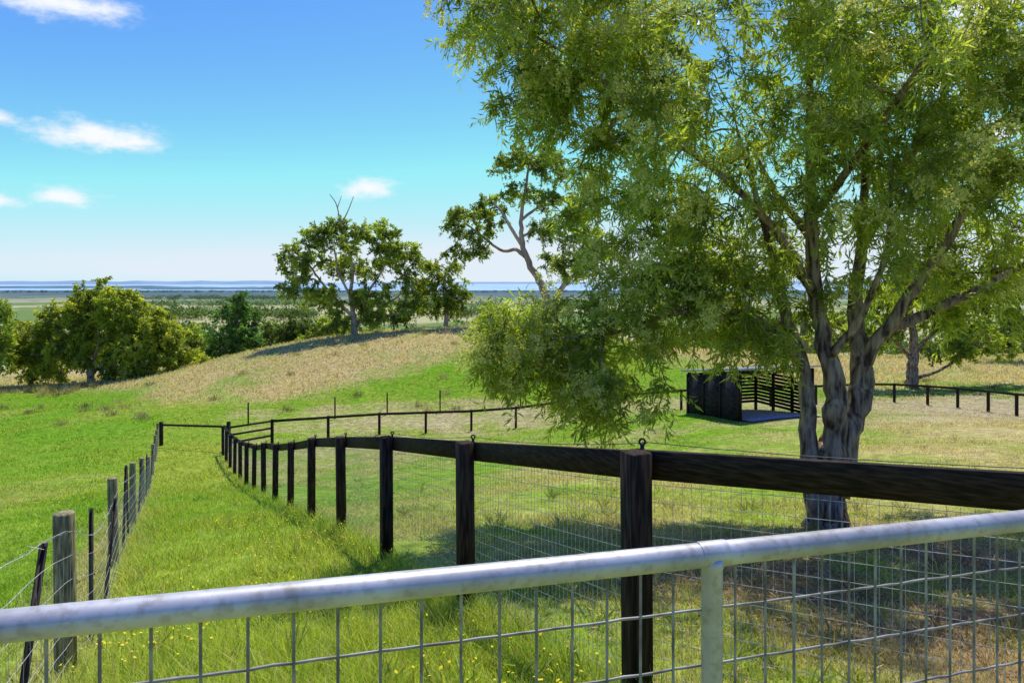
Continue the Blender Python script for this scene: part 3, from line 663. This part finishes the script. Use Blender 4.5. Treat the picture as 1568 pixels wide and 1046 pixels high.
# ------------------------------------------------------------ light and sky
sd=nrm(np.array([.30,.90,0]));el=math.radians(64)
to=Vector((sd[0]*math.cos(el),sd[1]*math.cos(el),math.sin(el)))
sl=bpy.data.lights.new('sun','SUN');sl.energy=5.0;sl.angle=math.radians(.5);sl.color=(1,.965,.88)
so=bpy.data.objects.new('sun',sl);scene.collection.objects.link(so);so.rotation_euler=to.to_track_quat('Z','Y').to_euler()
w=bpy.data.worlds.new('World');scene.world=w;w.use_nodes=True;nt=w.node_tree;bg=nt.nodes['Background']
sky=nt.nodes.new('ShaderNodeTexSky');sky.sky_type='NISHITA';sky.sun_disc=False;sky.sun_elevation=el;sky.sun_rotation=math.atan2(sd[0],sd[1])
sky.air_density=1.0;sky.dust_density=.4;sky.ozone_density=2.0
ST=.11
sep=nt.nodes.new('ShaderNodeSeparateColor');nt.links.new(sky.outputs[0],sep.inputs[0]);comb=nt.nodes.new('ShaderNodeCombineColor')
for i,(ref,out,ex,mxv) in enumerate([(.62,.60,1.50,.76),(.54,.73,1.62,.86),(.40,.90,.62,.95)]):
    a=nt.nodes.new('ShaderNodeMath');a.operation='MULTIPLY';a.inputs[1].default_value=ST/ref;nt.links.new(sep.outputs[i],a.inputs[0])
    p_=nt.nodes.new('ShaderNodeMath');p_.operation='POWER';p_.inputs[1].default_value=ex;nt.links.new(a.outputs[0],p_.inputs[0])
    c_=nt.nodes.new('ShaderNodeMath');c_.operation='MULTIPLY';c_.inputs[1].default_value=out;nt.links.new(p_.outputs[0],c_.inputs[0])
    m_=nt.nodes.new('ShaderNodeMath');m_.operation='MINIMUM';m_.inputs[1].default_value=mxv;nt.links.new(c_.outputs[0],m_.inputs[0])
    e_=nt.nodes.new('ShaderNodeMath');e_.operation='MULTIPLY';e_.inputs[1].default_value=1/ST;nt.links.new(m_.outputs[0],e_.inputs[0])
    nt.links.new(e_.outputs[0],comb.inputs[i])
tc=nt.nodes.new('ShaderNodeTexCoord')
nz=nt.nodes.new('ShaderNodeTexNoise');nz.inputs['Scale'].default_value=18;nz.inputs['Detail'].default_value=10;nz.inputs['Roughness'].default_value=.62
mp=nt.nodes.new('ShaderNodeMapping');mp.inputs['Scale'].default_value=(1,1,2.2);nt.links.new(tc.outputs['Generated'],mp.inputs[0]);nt.links.new(mp.outputs[0],nz.inputs['Vector'])
last=None
for px,py,rx,rz_,st in [(150,212,85,30,1),(205,218,40,12,.8),(90,302,50,16,1),(563,288,42,18,1),(-5,307,50,16,1),(0,180,28,14,.9),(95,8,110,26,1),(20,-30,120,40,1),(1480,20,130,60,1),(1430,115,80,35,1),(1250,40,70,45,.9),(800,158,50,18,.7),(1540,200,60,30,.9)]:
    c=np.array([(px-784)/1045,1,(432-py)/1045]);ln=np.linalg.norm(c);c/=ln
    s=nt.nodes.new('ShaderNodeVectorMath');s.operation='SUBTRACT';s.inputs[1].default_value=c;nt.links.new(tc.outputs['Generated'],s.inputs[0])
    q=nt.nodes.new('ShaderNodeVectorMath');q.operation='MULTIPLY';q.inputs[1].default_value=(1045*ln/rx,1045*ln/rx,1045*ln/rz_);nt.links.new(s.outputs[0],q.inputs[0])
    l=nt.nodes.new('ShaderNodeVectorMath');l.operation='LENGTH';nt.links.new(q.outputs[0],l.inputs[0])
    a=nt.nodes.new('ShaderNodeMath');a.operation='SUBTRACT';a.inputs[0].default_value=st;nt.links.new(l.outputs['Value'],a.inputs[1])
    if last is None: last=a
    else:
        mx=nt.nodes.new('ShaderNodeMath');mx.operation='MAXIMUM';nt.links.new(last.outputs[0],mx.inputs[0]);nt.links.new(a.outputs[0],mx.inputs[1]);last=mx
na=nt.nodes.new('ShaderNodeMath');na.operation='MULTIPLY_ADD';na.inputs[1].default_value=3.0;na.inputs[2].default_value=-1.65;nt.links.new(nz.outputs['Fac'],na.inputs[0])
ad=nt.nodes.new('ShaderNodeMath');ad.operation='ADD';nt.links.new(last.outputs[0],ad.inputs[0]);nt.links.new(na.outputs[0],ad.inputs[1])
mr=nt.nodes.new('ShaderNodeMapRange');mr.interpolation_type='SMOOTHSTEP';mr.inputs['From Min'].default_value=-.35;mr.inputs['From Max'].default_value=.95;nt.links.new(ad.outputs[0],mr.inputs['Value'])
mix=nt.nodes.new('ShaderNodeMix');mix.data_type='RGBA';nt.links.new(mr.outputs[0],mix.inputs['Factor']);nt.links.new(comb.outputs[0],mix.inputs['A']);mix.inputs['B'].default_value=(8.6,8.9,9.3,1)
nt.links.new(mix.outputs['Result'],bg.inputs['Color']);bg.inputs['Strength'].default_value=ST

cam=bpy.data.cameras.new('camera');co=bpy.data.objects.new('camera',cam);scene.collection.objects.link(co)
co.location=(0,0,0);co.rotation_euler=(math.radians(90),0,0);cam.sensor_width=36;cam.lens=24;cam.shift_y=-.058;cam.clip_start=.05;cam.clip_end=200000
scene.camera=co
